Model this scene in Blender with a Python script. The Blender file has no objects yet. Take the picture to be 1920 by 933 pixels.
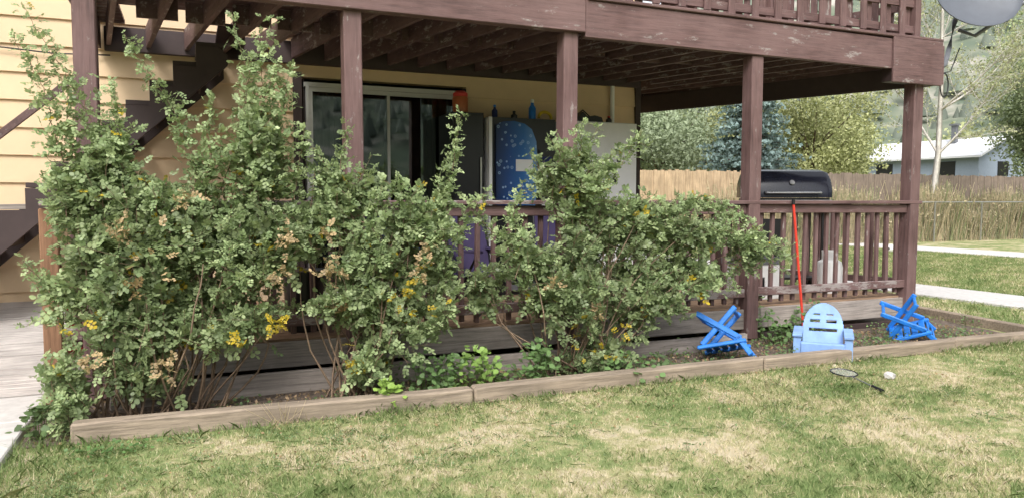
import bpy, math, random
import numpy as np
from mathutils import Matrix, Vector, Euler
random.seed(7); rng=np.random.default_rng(11)
scene=bpy.context.scene
COL=scene.collection
# ------------------------------------------------------------------ materials
def _new(name):
    m=bpy.data.materials.new(name); m.use_nodes=True
    nt=m.node_tree; return m,nt,nt.nodes['Principled BSDF']
def N(nt,t,**k):
    n=nt.nodes.new(t)
    for a,b in k.items(): setattr(n,a,b)
    return n
def ramp(nt,fac,stops):
    r=N(nt,'ShaderNodeValToRGB'); el=r.color_ramp.elements
    while len(el)<len(stops): el.new(.5)
    for e,(p,c) in zip(el,stops):
        e.position=p; e.color=(*c,1) if len(c)==3 else c
    nt.links.new(fac,r.inputs[0]); return r.outputs[0]
def noise(nt,scale,stretch=(1,1,1),detail=6,rough=.6,loc=(0,0,0)):
    tc=N(nt,'ShaderNodeTexCoord'); mp=N(nt,'ShaderNodeMapping')
    mp.inputs['Scale'].default_value=stretch; mp.inputs['Location'].default_value=loc
    nt.links.new(tc.outputs['Object'],mp.inputs[0])
    n=N(nt,'ShaderNodeTexNoise'); n.inputs['Scale'].default_value=scale
    n.inputs['Detail'].default_value=detail; n.inputs['Roughness'].default_value=rough
    nt.links.new(mp.outputs[0],n.inputs['Vector']); return n.outputs[0]
def mixc(nt,fac,a,b,mode='MIX'):
    m=N(nt,'ShaderNodeMix',data_type='RGBA',blend_type=mode)
    if isinstance(fac,(int,float)): m.inputs[0].default_value=fac
    else: nt.links.new(fac,m.inputs[0])
    for s,v in ((6,a),(7,b)):
        if isinstance(v,tuple): m.inputs[s].default_value=(*v,1)
        else: nt.links.new(v,m.inputs[s])
    return m.outputs[2]
def bump(nt,bs,h,strength=.3,dist=.01):
    b=N(nt,'ShaderNodeBump'); b.inputs['Strength'].default_value=strength; b.inputs['Distance'].default_value=dist
    nt.links.new(h,b.inputs['Height']); nt.links.new(b.outputs[0],bs.inputs['Normal'])
def plain(name,c,rough=.5,metal=0,var=.15,scale=8,bmp=.1,spec=.5):
    m,nt,b=_new(name); n=noise(nt,scale)
    lo=tuple(x*(1-var) for x in c); hi=tuple(min(1,x*(1+var)) for x in c)
    nt.links.new(ramp(nt,n,[(.3,lo),(.7,hi)]),b.inputs['Base Color'])
    b.inputs['Roughness'].default_value=rough; b.inputs['Metallic'].default_value=metal
    b.inputs['Specular IOR Level'].default_value=spec
    if bmp: bump(nt,b,n,bmp)
    return m
def paintwood(name,axis,c=(.120,.070,.066),worn=(.42,.37,.35),wear=.60,rough=.6):
    m,nt,b=_new(name)
    st={'x':(.08,1,1),'y':(1,.08,1),'z':(1,1,.08)}[axis]
    st2={'x':(.3,1,1),'y':(1,.3,1),'z':(1,1,.3)}[axis]
    g=noise(nt,38,st,8,.65); big=noise(nt,1.7,(1,1,1),4); p=noise(nt,11,st2,12,.75)
    c1=ramp(nt,g,[(.3,tuple(x*.5 for x in c)),(.5,c),(.75,tuple(x*1.5 for x in c))])
    c2=mixc(nt,ramp(nt,big,[(.35,(0,0,0)),(.7,(.6,.6,.6))]),c1,tuple(x*1.6+.03 for x in c))
    pf=ramp(nt,p,[(wear,(0,0,0)),(wear+.05,(.9,.9,.9))])
    wc=mixc(nt,g,tuple(x*.45 for x in worn),worn)
    nt.links.new(mixc(nt,pf,c2,wc),b.inputs['Base Color'])
    b.inputs['Roughness'].default_value=rough; b.inputs['Specular IOR Level'].default_value=.3
    bump(nt,b,g,.6,.008); return m
def rawwood(name,axis,c=(.27,.22,.18),rough=.85):
    m,nt,b=_new(name)
    st={'x':(.05,1,1),'y':(1,.05,1),'z':(1,1,.05)}[axis]
    g=noise(nt,45,st,8,.7); big=noise(nt,2.3,detail=5)
    c1=ramp(nt,g,[(.28,tuple(x*.35 for x in c)),(.5,c),(.75,tuple(min(1,x*1.5) for x in c))])
    c2=mixc(nt,ramp(nt,big,[(.4,(0,0,0)),(.65,(.6,.6,.6))]),c1,tuple(x*.6 for x in c))
    nt.links.new(c2,b.inputs['Base Color']); b.inputs['Roughness'].default_value=rough
    b.inputs['Specular IOR Level'].default_value=.2; bump(nt,b,g,.6,.008); return m
def leafmat(name,trans=.3,rough=.5):
    m,nt,b=_new(name)
    a=N(nt,'ShaderNodeAttribute'); a.attribute_name='Col'
    nt.links.new(a.outputs['Color'],b.inputs['Base Color']); b.inputs['Roughness'].default_value=rough
    b.inputs['Specular IOR Level'].default_value=.35
    t=N(nt,'ShaderNodeBsdfTranslucent'); nt.links.new(mixc(nt,.3,a.outputs['Color'],(.30,.40,.12)),t.inputs[0])
    mx=N(nt,'ShaderNodeMixShader'); mx.inputs[0].default_value=trans
    nt.links.new(b.outputs[0],mx.inputs[1]); nt.links.new(t.outputs[0],mx.inputs[2])
    nt.links.new(mx.outputs[0],nt.nodes['Material Output'].inputs[0]); return m

M={}
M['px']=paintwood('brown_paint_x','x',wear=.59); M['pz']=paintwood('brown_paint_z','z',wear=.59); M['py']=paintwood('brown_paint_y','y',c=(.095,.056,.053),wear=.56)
M['pworn']=paintwood('worn_rail_paint','x',wear=.49)
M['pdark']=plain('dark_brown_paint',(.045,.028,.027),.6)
M['ceil']=paintwood('ceiling_boards','x',c=(.13,.076,.072),wear=.54)
M['rx']=rawwood('grey_wood_x','x',(.32,.28,.25)); M['rz']=rawwood('raw_wood_z','z',(.27,.15,.09)); M['walk']=rawwood('walk_boards','x',(.48,.44,.41))
M['timber']=rawwood('landscape_timber','x',(.31,.25,.19))
M['floor']=rawwood('deck_floor','x',(.36,.24,.16))
M['siding']=plain('tan_siding',(.68,.51,.33),.6,var=.07,scale=2.5,bmp=.05,spec=.3)
M['white']=plain('white_metal',(.80,.80,.79),.35,var=.04,bmp=0)
M['alu']=plain('aluminium_frame',(.5,.5,.49),.4,.3,var=.05,bmp=0)
M['black']=plain('black_plastic',(.012,.012,.014),.35,bmp=.02)
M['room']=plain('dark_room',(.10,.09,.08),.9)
M['curtain']=plain('curtain',(.35,.33,.29),.9)
M['conc']=plain('concrete',(.52,.50,.48),.9,var=.12,scale=14,bmp=.25)
M['red']=plain('red_plastic',(.60,.04,.03),.4,var=.05,bmp=0)
M['redpole']=plain('red_pole_paint',(.62,.05,.03),.35,var=.05,bmp=0)
M['orange']=plain('orange_plastic',(.42,.12,.04),.4,bmp=0)
M['yellow']=plain('yellow_plastic',(.6,.42,.03),.4,bmp=0)
M['bluep']=plain('blue_plastic',(.015,.17,.58),.5,var=.3,bmp=.1)
M['lblue']=plain('light_blue_plastic',(.24,.39,.70),.55,var=.2,scale=5,bmp=.1)
M['purple']=plain('purple_fabric',(.05,.037,.095),.9)
M['navy']=plain('navy_cloth',(.02,.03,.12),.9)
M['grey']=plain('grey_metal',(.16,.165,.18),.45,.2,bmp=.02)
M['dish']=plain('dish_grey',(.10,.11,.13),.5,var=.08,bmp=0)
M['steel']=plain('steel',(.5,.5,.5),.3,.9,bmp=0)
M['grill']=plain('grill_enamel',(.012,.013,.022),.2,var=.2,bmp=.02)
M['rock']=plain('pale_rock',(.5,.48,.46),.9,var=.3,scale=12,bmp=.5)
M['bark']=rawwood('bark','z',(.13,.09,.065)); M['wbark']=rawwood('white_bark','z',(.66,.62,.57))
M['stem']=plain('rose_stem',(.19,.13,.085),.8,var=.4,scale=20)
M['leaf']=leafmat('rose_leaf',.35,.42); M['tleaf']=leafmat('tree_leaf',.25,.7); M['weed']=leafmat('weed_leaf',.3)
M['f1']=rawwood('fence_tan','z',(.50,.37,.24)); M['f2']=rawwood('fence_grey','z',(.25,.20,.16))
M['nroof']=plain('pale_roof',(.62,.63,.65),.7,var=.05); M['nwall']=plain('grey_house_wall',(.27,.32,.40),.8,var=.05)
# glass
m,nt,b=_new('door_glass'); nt.nodes.remove(b)
tr=N(nt,'ShaderNodeBsdfTransparent'); tr.inputs[0].default_value=(.55,.6,.58,1)
gl=N(nt,'ShaderNodeBsdfGlossy'); gl.inputs['Roughness'].default_value=.02; gl.inputs[0].default_value=(.8,.85,.85,1)
lw=N(nt,'ShaderNodeFresnel'); lw.inputs[0].default_value=2.1
mx=N(nt,'ShaderNodeMixShader'); nt.links.new(lw.outputs[0],mx.inputs[0]); nt.links.new(tr.outputs[0],mx.inputs[1]); nt.links.new(gl.outputs[0],mx.inputs[2])
nt.links.new(mx.outputs[0],nt.nodes['Material Output'].inputs[0]); M['glass']=m
# vending bubble panel
m,nt,b=_new('bubble_panel'); tc=N(nt,'ShaderNodeTexCoord')
mp=N(nt,'ShaderNodeMapping'); mp.inputs['Scale'].default_value=(1,0,1); nt.links.new(tc.outputs['Object'],mp.inputs[0])
v=N(nt,'ShaderNodeTexVoronoi'); v.inputs['Scale'].default_value=15; nt.links.new(mp.outputs[0],v.inputs['Vector'])
sx=N(nt,'ShaderNodeSeparateXYZ'); nt.links.new(tc.outputs['Object'],sx.inputs[0])
mr=N(nt,'ShaderNodeMapRange'); mr.inputs[1].default_value=3.33; mr.inputs[2].default_value=3.87; nt.links.new(sx.outputs[0],mr.inputs[0])
base=ramp(nt,mr.outputs[0],[(.0,(.006,.02,.08)),(.3,(.01,.06,.24)),(.65,(.025,.14,.42)),(.95,(.13,.29,.56))])
ring=ramp(nt,v.outputs['Distance'],[(.0,(.85,.85,.85)),(.10,(.2,.2,.2)),(.18,(.15,.15,.15)),(.24,(.8,.8,.8)),(.30,(0,0,0))])
nt.links.new(mixc(nt,ring,base,(.40,.62,.88)),b.inputs['Base Color']); b.inputs['Roughness'].default_value=.15; M['bubble']=m
# lawn ground + blades share one noise
def lawncol(nt,gain=1.0,attr=False):
    g=N(nt,'ShaderNodeNewGeometry')
    def nz(s,d,o=0):
        mp=N(nt,'ShaderNodeMapping'); mp.inputs['Scale'].default_value=(1,1,0); mp.inputs['Location'].default_value=(o,o*.7,0)
        nt.links.new(g.outputs['Position'],mp.inputs[0])
        n=N(nt,'ShaderNodeTexNoise'); n.inputs['Scale'].default_value=s; n.inputs['Detail'].default_value=d; n.inputs['Roughness'].default_value=.64
        nt.links.new(mp.outputs[0],n.inputs['Vector']); return n.outputs[0]
    n1=nz(1.3,7); n2=nz(8,6,3.3)
    add=N(nt,'ShaderNodeMath',operation='MULTIPLY_ADD'); nt.links.new(n2,add.inputs[0]); add.inputs[1].default_value=.7
    nt.links.new(n1,add.inputs[2]); f=add.outputs[0]
    if attr:
        a=N(nt,'ShaderNodeAttribute'); a.attribute_name='Col'
        sx=N(nt,'ShaderNodeSeparateColor'); nt.links.new(a.outputs['Color'],sx.inputs[0])
        ad=N(nt,'ShaderNodeMath',operation='ADD'); nt.links.new(f,ad.inputs[0]); nt.links.new(sx.outputs[0],ad.inputs[1])
        sb=N(nt,'ShaderNodeMath',operation='SUBTRACT'); nt.links.new(ad.outputs[0],sb.inputs[0]); sb.inputs[1].default_value=.5; f=sb.outputs[0]
    G=lambda c:tuple(x*gain for x in c)
    return ramp(nt,f,[(.62,G((.15,.215,.075))),(.79,G((.27,.32,.135))),(.88,G((.41,.39,.20))),(.98,G((.60,.52,.36)))]),n2
m,nt,b=_new('lawn'); c,h=lawncol(nt,.85); nt.links.new(c,b.inputs['Base Color']); b.inputs['Roughness'].default_value=.95; b.inputs['Specular IOR Level'].default_value=.1
bump(nt,b,noise(nt,60,detail=4),.6,.03); M['lawn']=m
m,nt,b=_new('grass_blades'); c,h=lawncol(nt,1.15,True); nt.links.new(c,b.inputs['Base Color']); b.inputs['Roughness'].default_value=.7; b.inputs['Specular IOR Level'].default_value=.2
t=N(nt,'ShaderNodeBsdfTranslucent'); nt.links.new(c,t.inputs[0]); mx=N(nt,'ShaderNodeMixShader'); mx.inputs[0].default_value=.3
nt.links.new(b.outputs[0],mx.inputs[1]); nt.links.new(t.outputs[0],mx.inputs[2]); nt.links.new(mx.outputs[0],nt.nodes['Material Output'].inputs[0]); M['blade']=m
m,nt,b=_new('soil'); n=noise(nt,22,detail=8); nt.links.new(ramp(nt,n,[(.3,(.05,.037,.028)),(.55,(.14,.105,.08)),(.7,(.27,.21,.16))]),b.inputs['Base Color']); b.inputs['Roughness'].default_value=1; bump(nt,b,n,1,.03); M['soil']=m
m,nt,b=_new('hillside'); v=N(nt,'ShaderNodeTexVoronoi'); v.inputs['Scale'].default_value=.16; tc=N(nt,'ShaderNodeTexCoord'); nt.links.new(tc.outputs['Object'],v.inputs['Vector'])
n=noise(nt,.05,detail=9)
cc=ramp(nt,n,[(.40,(.14,.17,.12)),(.54,(.22,.23,.18)),(.64,(.40,.37,.33))])  # greyed, desaturated stops: distance haze painted into the hill colour
nt.links.new(mixc(nt,ramp(nt,v.outputs['Distance'],[(.2,(1,1,1)),(.6,(0,0,0))]),cc,(.13,.16,.12)),b.inputs['Base Color']); b.inputs['Roughness'].default_value=1; b.inputs['Specular IOR Level'].default_value=0; M['hill']=m

# ------------------------------------------------------------------ mesh builder
class B:
    def __init__(s,name): s.n=name; s.v=[]; s.f=[]; s.m=[]; s.mats=[]
    def mi(s,k):
        mt=M[k]
        if mt not in s.mats: s.mats.append(mt)
        return s.mats.index(mt)
    def add(s,vs,fs,k,T=None):
        o=len(s.v); i=s.mi(k)
        s.v+=[tuple(T@Vector(p)) if T else tuple(p) for p in vs]
        s.f+=[tuple(o+j for j in f) for f in fs]; s.m+=[i]*len(fs); return s
    def box(s,x0,x1,y0,y1,z0,z1,k,T=None):
        vs=[(x0,y0,z0),(x1,y0,z0),(x1,y1,z0),(x0,y1,z0),(x0,y0,z1),(x1,y0,z1),(x1,y1,z1),(x0,y1,z1)]
        return s.add(vs,[(0,3,2,1),(4,5,6,7),(0,1,5,4),(1,2,6,5),(2,3,7,6),(3,0,4,7)],k,T)
    def bar(s,p0,p1,w,h,k,T=None,up=(0,0,1)):
        p0=Vector(p0);p1=Vector(p1);d=(p1-p0).normalized();u=Vector(up)
        if abs(d.dot(u))>.98:u=Vector((0,1,0))
        a=d.cross(u).normalized()*w/2; c=a.cross(d).normalized()*h/2
        vs=[p+x*a+y*c for p in(p0,p1) for x,y in((-1,-1),(1,-1),(1,1),(-1,1))]
        return s.add(vs,[(3,2,1,0),(4,5,6,7),(0,1,5,4),(1,2,6,5),(2,3,7,6),(3,0,4,7)],k,T)
    def tube(s,pts,rs,k,n=8,T=None):
        pts=[Vector(p) for p in pts]
        if not hasattr(rs,'__len__'): rs=[rs]*len(pts)
        vs=[];fs=[]
        for i,p in enumerate(pts):
            d=(pts[min(i+1,len(pts)-1)]-pts[max(i-1,0)]).normalized()
            u=Vector((0,0,1)) if abs(d.z)<.9 else Vector((1,0,0))
            a=d.cross(u).normalized(); c=a.cross(d)
            for j in range(n):
                t=2*math.pi*j/n; vs.append(p+(a*math.cos(t)+c*math.sin(t))*rs[i])
        for i in range(len(pts)-1):
            for j in range(n):
                fs.append((i*n+j,i*n+(j+1)%n,(i+1)*n+(j+1)%n,(i+1)*n+j))
        fs.append(tuple(range(n))[::-1]); fs.append(tuple((len(pts)-1)*n+j for j in range(n)))
        return s.add(vs,fs,k,T)
    def lathe(s,prof,c,k,n=20,T=None):
        vs=[];fs=[]
        for r,z in prof:
            for j in range(n):
                t=2*math.pi*j/n; vs.append((c[0]+r*math.cos(t),c[1]+r*math.sin(t),c[2]+z))
        for i in range(len(prof)-1):
            for j in range(n): fs.append((i*n+j,i*n+(j+1)%n,(i+1)*n+(j+1)%n,(i+1)*n+j))
        fs.append(tuple(range(n))[::-1]); fs.append(tuple((len(prof)-1)*n+j for j in range(n)))
        return s.add(vs,fs,k,T)
    def extr(s,poly,y0,y1,k,T=None):
        n=len(poly); vs=[(x,y0,z) for x,z in poly]+[(x,y1,z) for x,z in poly]
        fs=[tuple(range(n)),tuple(range(2*n-1,n-1,-1))]+[(i,n+i,n+(i+1)%n,(i+1)%n) for i in range(n)]
        return s.add(vs,fs,k,T)
    def mask(s,fn,w,h,nx,nz,th,k,T=None):
        vs=[];fs=[];idx={}
        def V(i,j,q):
            if (i,j,q) not in idx: idx[(i,j,q)]=len(vs); vs.append((-w/2+w*i/nx,q*th,h*j/nz))
            return idx[(i,j,q)]
        keep=lambda i,j:0<=i<nx and 0<=j<nz and fn(-w/2+w*(i+.5)/nx,h*(j+.5)/nz)
        for i in range(nx):
            for j in range(nz):
                if not keep(i,j): continue
                fs.append((V(i,j,0),V(i+1,j,0),V(i+1,j+1,0),V(i,j+1,0)))
                fs.append((V(i,j,1),V(i,j+1,1),V(i+1,j+1,1),V(i+1,j,1)))
                for (a,b2,e,f2,di,dj) in((i,j,i+1,j,0,-1),(i,j+1,i+1,j+1,0,1),(i,j,i,j+1,-1,0),(i+1,j,i+1,j+1,1,0)):
                    if not keep(i+di,j+dj): fs.append((V(a,b2,0),V(a,b2,1),V(e,f2,1),V(e,f2,0)))
        return s.add(vs,fs,k,T)
    def build(s,parent=None,bevel=0,smooth=False):
        me=bpy.data.meshes.new(s.n); me.from_pydata(s.v,[],s.f)
        for mt in s.mats: me.materials.append(mt)
        me.polygons.foreach_set('material_index',s.m); me.update()
        import bmesh
        bm=bmesh.new(); bm.from_mesh(me); bmesh.ops.recalc_face_normals(bm,faces=bm.faces); bm.to_mesh(me); bm.free()
        ob=bpy.data.objects.new(s.n,me); COL.objects.link(ob)
        if smooth:
            me.polygons.foreach_set('use_smooth',[True]*len(me.polygons))
            try: me.set_sharp_from_angle(angle=math.radians(40))
            except Exception: pass
        if bevel:
            md=ob.modifiers.new('bevel','BEVEL'); md.width=bevel; md.segments=1; md.limit_method='ANGLE'
        if parent: ob.parent=parent
        return ob
def empty(name):
    e=bpy.data.objects.new(name,None); COL.objects.link(e); return e
def T(loc,rz=0,rx=0,ry=0): return Matrix.Translation(loc)@Euler((math.radians(rx),math.radians(ry),math.radians(rz)),'XYZ').to_matrix().to_4x4()

def npmesh(name,parts,mats,parent=None):
    vs=[];cols=[];li=[];ls=[];mi=[];o=0;lo=0
    for v,f,c,k in parts:
        vs.append(v); cols.append(np.ones((len(v),3))*.1 if c is None else c)
        li.append((f+o).ravel()); ls.append(lo+np.arange(len(f))*f.shape[1]); mi.append(np.full(len(f),k)); o+=len(v); lo+=f.size
    v=np.concatenate(vs); c=np.concatenate(cols); li=np.concatenate(li); ls=np.concatenate(ls); mi=np.concatenate(mi)
    me=bpy.data.meshes.new(name); me.vertices.add(len(v)); me.vertices.foreach_set('co',v.astype(np.float32).ravel())
    me.loops.add(len(li)); me.loops.foreach_set('vertex_index',li.astype(np.int32))
    me.polygons.add(len(ls)); me.polygons.foreach_set('loop_start',ls.astype(np.int32))
    me.polygons.foreach_set('material_index',mi.astype(np.int32))
    for m_ in mats: me.materials.append(M[m_])
    at=me.color_attributes.new('Col','FLOAT_COLOR','POINT')
    at.data.foreach_set('color',np.concatenate([np.clip(c,0,1),np.ones((len(c),1))],1).astype(np.float32).ravel())
    me.update(calc_edges=True); me.validate()
    ob=bpy.data.objects.new(name,me); COL.objects.link(ob)
    if parent: ob.parent=parent
    return ob
def unit(a): return a/np.maximum(np.linalg.norm(a,axis=-1,keepdims=True),1e-9)
def prisms(A,Bp,ra,rb):
    n=len(A); d=unit(Bp-A); u=np.where(np.abs(d[:,2:3])<.9,np.array([[0,0,1.]]),np.array([[1.,0,0]])); a=unit(np.cross(d,u)); c=np.cross(a,d)
    ra=np.broadcast_to(ra,(n,))[:,None]; rb=np.broadcast_to(rb,(n,))[:,None]
    vs=[]
    for P,r in((A,ra),(Bp,rb)):
        for j in range(3):
            t=2*math.pi*j/3; vs.append(P+(a*math.cos(t)+c*math.sin(t))*r)
    v=np.stack(vs,1).reshape(-1,3); b0=np.arange(n)[:,None]*6
    f=np.concatenate([b0+np.array([[j,(j+1)%3,3+(j+1)%3,3+j]]) for j in range(3)])
    return v,f
def compound(P,Dv,L,col,npairs=3,wid=.72):
    n=len(P); Dv=unit(Dv); up=unit(rng.normal(size=(n,3))*.45+np.array([-.15,-.6,1.])); S=unit(np.cross(Dv,up)); U=np.cross(S,Dv)
    vs=[];cs=[];L=np.broadcast_to(L,(n,))[:,None]
    sl=[(t,s) for t in np.linspace(.3,.85,npairs) for s in(-1,1)]+[(1.,0)]
    for t,s in sl:
        base=P+Dv*L*t - np.array([0,0,.12])*L*t*t
        d=unit(Dv*(.5 if s else 1)+S*s*.9+rng.normal(size=(n,3))*.18); l=L*.36*rng.uniform(.8,1.2,(n,1)); w=l*wid*.5
        nn=unit(U+rng.normal(size=(n,3))*.3); pr=unit(np.cross(d,nn))
        vs.append(np.stack([base,base+d*l*.35+pr*w,base+d*l*.8+pr*w*.75,base+d*l,base+d*l*.8-pr*w*.75,base+d*l*.35-pr*w],1))
        cs.append(np.repeat((col*rng.uniform(.8,1.2,(n,1)))[:,None,:],6,1))
    v=np.stack(vs,1).reshape(-1,3); c=np.stack(cs,1).reshape(-1,3)
    f=np.arange(len(v)).reshape(-1,6); return v,f,c
def quads(P,size,col,flat=0):
    n=len(P); a=unit(rng.normal(size=(n,3))); r=rng.normal(size=(n,3)); r[:,2]*=(1-flat); b=unit(np.cross(a,r)); a=a*size[:,None]; b=b*size[:,None]*.6
    v=np.stack([P-a,P+b,P+a,P-b],1).reshape(-1,3); return v,np.arange(4*n).reshape(-1,4),np.repeat(col,4,0)

# ------------------------------------------------------------------ ground
def sheet(name,poly,z,k):
    b=B(name); n=len(poly); b.add([(x,y,z) for x,y in poly],[tuple(range(n))],k); return b.build()
sheet('ground',[(-900,-900),(900,-900),(900,900),(-900,900)],0,'lawn')
sheet('garden_bed_soil',[(-.98,-1.1),(2.2,-1.2),(8.3,-1.3),(8.8,.7),(8.0,3.4),(-.98,3)],.006,'soil')
b=B('concrete_walk')
y=-9.
while y<.1:
    b.box(-2.6,-1.0,y,min(y+1.19,.12),-.1,.05,'conc'); y+=1.2
b.build(bevel=.008)
b=B('concrete_path'); y=-8
while y<13: b.box(10.5,11.75,y,y+1.49,-.1,.035,'conc'); y+=1.5
b.build(bevel=.01)
b=B('concrete_path'); y=-4
while y<13: b.box(19.8,21.6,y,y+1.99,-.1,.03,'conc'); y+=2
b.build(bevel=.01)
b=B('wooden_walkway'); y=.14
while y<2.5:
    z=.06+(y-.14)/2.4*.42
    Tm=T((0,y,z),rx=math.degrees(math.atan(.42/2.4)))
    b.box(-4,-1.02+random.uniform(-.01,.01),0,.132,-.04,random.uniform(-.004,.004),'walk',Tm); y+=.142
b.box(-4,-1.04,.2,2.5,-.02,.05,'rx'); b.build(bevel=.004)
e=empty('garden_timber_edging')
pts=[(-.70,-1.08),(1.9,-1.21),(4.6,-1.23),(7.0,-1.27),(8.42,-1.33)]
for i in range(4):
    bb=B('timber_%d'%(i+1)); p,q=pts[i],pts[i+1]
    bb.bar((p[0],p[1]+.01*(i%2),.062),(q[0]-.012,q[1],.052+.008*(i%2)),.11,.14-.01*i,'timber'); bb.build(e,bevel=.014)
bb=B('timber_side'); bb.bar((8.5,-1.2,.05),(8.85,.9,.05),.1,.12,'timber'); bb.build(e,bevel=.012)

# ------------------------------------------------------------------ house
H=empty('tan_house')
WY=2.56
b=B('siding')
def siding(x0,x1,z0,z1,y=WY,ex=.275):
    k=math.floor((z0-.3)/ex); z=.3+k*ex
    while z<z1:
        a=max(z,z0); c=min(z+ex,z1)
        ya=y-.026*(1-(a-z)/ex)-.004; yc=y-.026*(1-(c-z)/ex)-.004
        b.add([(x0,ya,a),(x1,ya,a),(x1,yc,c),(x0,yc,c),(x0,y,a),(x1,y,a)],[(0,1,2,3),(0,4,5,1)],'siding'); z+=ex
siding(-9,1.20,.1,6.2); siding(1.20,3.22,2.90,6.2); siding(3.22,5.72,.1,6.2)
b.box(-9,1.2,WY,WY+.15,0,6.2,'siding'); b.box(3.22,5.7,WY,WY+.15,0,6.2,'siding'); b.box(1.2,3.22,WY,WY+.15,2.9,6.2,'siding'); b.box(1.2,3.22,WY,WY+.15,0,.34,'siding')
b.box(5.55,5.70,WY+.15,10,0,6.2,'siding'); b.box(-9,5.7,10,10.15,0,6.2,'siding'); b.box(-9.15,-9,WY,10.15,0,6.2,'siding')
b.build(H)
b=B('corner_trim'); b.box(5.68,5.76,WY-.05,WY+.06,.1,6.2,'pdark'); b.box(1.12,1.22,WY-.045,WY-.03,.34,2.95,'pdark'); b.build(H)
b=B('roof'); b.add([(-9.8,1.6,6.1),(6.4,1.6,6.1),(6.4,6.3,8),(-9.8,6.3,8),(-9.8,11,6.1),(6.4,11,6.1)],[(0,1,2,3),(3,2,5,4),(0,4,5,1)],'pdark'); b.build(H)
b=B('sliding_door')
x0,x1,z0,z1=1.30,3.13,.36,2.79
b.box(x0-.06,x1+.06,WY-.06,WY+.02,z1,z1+.05,'alu'); b.box(x0-.04,x0,WY-.06,WY+.02,z0,z1,'alu'); b.box(x1,x1+.04,WY-.06,WY+.02,z0,z1,'alu')
b.box(x0,x1,WY-.06,WY+.05,z0,z0+.05,'alu')
for a,c,yy in((x0+.002,2.24,WY-.045),(2.19,x1-.002,WY-.015)):
    b.box(a,a+.035,yy,yy+.025,z0+.05,z1-.002,'alu'); b.box(c-.035,c,yy,yy+.025,z0+.05,z1-.002,'alu')
    b.box(a+.035,c-.035,yy,yy+.025,z1-.05,z1-.002,'alu'); b.box(a+.035,c-.035,yy,yy+.025,z0+.05,z0+.12,'alu')
    b.box(a+.035,c-.035,yy+.01,yy+.016,z0+.12,z1-.05,'glass')
b.box(1.24,1.25,WY-.01,WY+.1,.36,2.88,'pdark'); b.box(3.19,3.22,WY-.01,WY+.1,.36,2.88,'pdark')
b.build(H)
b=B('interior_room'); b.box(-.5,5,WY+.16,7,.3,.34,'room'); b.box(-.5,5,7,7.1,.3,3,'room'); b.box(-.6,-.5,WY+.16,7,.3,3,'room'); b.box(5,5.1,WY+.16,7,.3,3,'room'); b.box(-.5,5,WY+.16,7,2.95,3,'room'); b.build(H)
b=B('curtains')
for xa,xb in((1.22,1.62),(2.7,3.2)):
    n=24; vs=[]
    for i in range(n+1):
        x=xa+(xb-xa)*i/n; y=WY+.24+.03*math.sin(i*1.5); vs+=[(x,y,.45),(x,y,2.8)]
    b.add(vs,[(2*i,2*i+2,2*i+3,2*i+1) for i in range(n)],'curtain')
b.build(H)
b=B('wall_conduit'); b.tube([(5.3,WY-.06,2.3),(5.3,WY-.06,3.1)],.03,'white'); b.build(H)
b=B('roof_cable'); b.tube([(-4,WY-.06,3.0),(-2,WY-.06,3.02),(-1.2,WY-.06,2.97),(-.7,WY-.06,2.99)],.008,'black',6); b.build(H)

# ------------------------------------------------------------------ stairs to upper deck
b=B('wooden_staircase')
sx,sz=-2.35,.48; run,rise=.207,.196
for i in range(14):
    x=sx+run*i; z=sz+rise*(i+1)
    if z>3.25: break
    b.box(x-.03,x+run+.02,1.62,2.46,z-.045,z,'rx' if i<5 else 'pdark')
    b.box(x+run-.01,x+run+.012,1.62,2.44,z-rise+.0,z-.047,'pdark')
for yy in(1.58,2.47):
    poly=[(sx-.03,sz)]; 
    for i in range(13):
        poly+= [(sx+run*i-.03,sz+rise*(i+1)-.05),(sx+run*(i+1)-.03,sz+rise*(i+1)-.05)]
    poly+=[(sx+run*13+.05,sz+rise*12.4),(sx+run*13+.05,sz+rise*11.9),(sx+.20,sz-.02)]
    b.extr(poly,yy,yy+.04,'pdark')
b.bar((-2.5,1.55,1.18),(-.98,1.55,2.55),.04,.06,'py'); b.bar((-2.4,1.56,.3),(-2.4,1.56,1.4),.08,.08,'pz'); 
b.build(bevel=.003)

# ------------------------------------------------------------------ deck
DK=empty('wooden_deck')
b=B('floor_boards'); y=.02
while y<2.5:
    b.box(-.9,8.0-.4*y,y,y+.137,.33,.36+random.uniform(-.002,.002),'floor'); y+=.143
b.box(-.9,7.0,.1,2.5,.2,.25,'pdark'); b.build(DK)
b=B('skirt_boards')
b.bar((-.95,-.022,.235),(3.2,-.022,.24),.044,.21,'rx'); b.bar((3.21,-.02,.232),(5.45,-.02,.228),.04,.215,'rx'); b.bar((5.46,-.023,.235),(7.85,-.02,.23),.042,.22,'rx')
b.bar((-.55,-.36,.085),(2.1,-.37,.09),.05,.17,'rx'); b.bar((2.12,-.34,.075),(5.2,-.34,.07),.05,.15,'rx'); b.box(-.95,7.8,-.02,.01,.0,.07,'pdark')
b.bar((7.93,0,.23),(7.4,2.4,.23),.04,.22,'rx'); b.build(DK,bevel=.006)
POST=[-.66,1.28,3.29,5.5,7.9]
b=B('posts')
for i,x in enumerate(POST):
    w=.15; t=random.uniform(-.012,.012)
    b.bar((x+t,-.018,.02),(x-t,-.018,3.05 if i<3 else 3.0),w,.155,'pz',up=(0,1,0))
b.box(-.99,-.87,-.07,.05,.0,1.44,'rz'); b.build(DK,bevel=.008)
b=B('railing')
xs=[-.87]+POST
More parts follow.
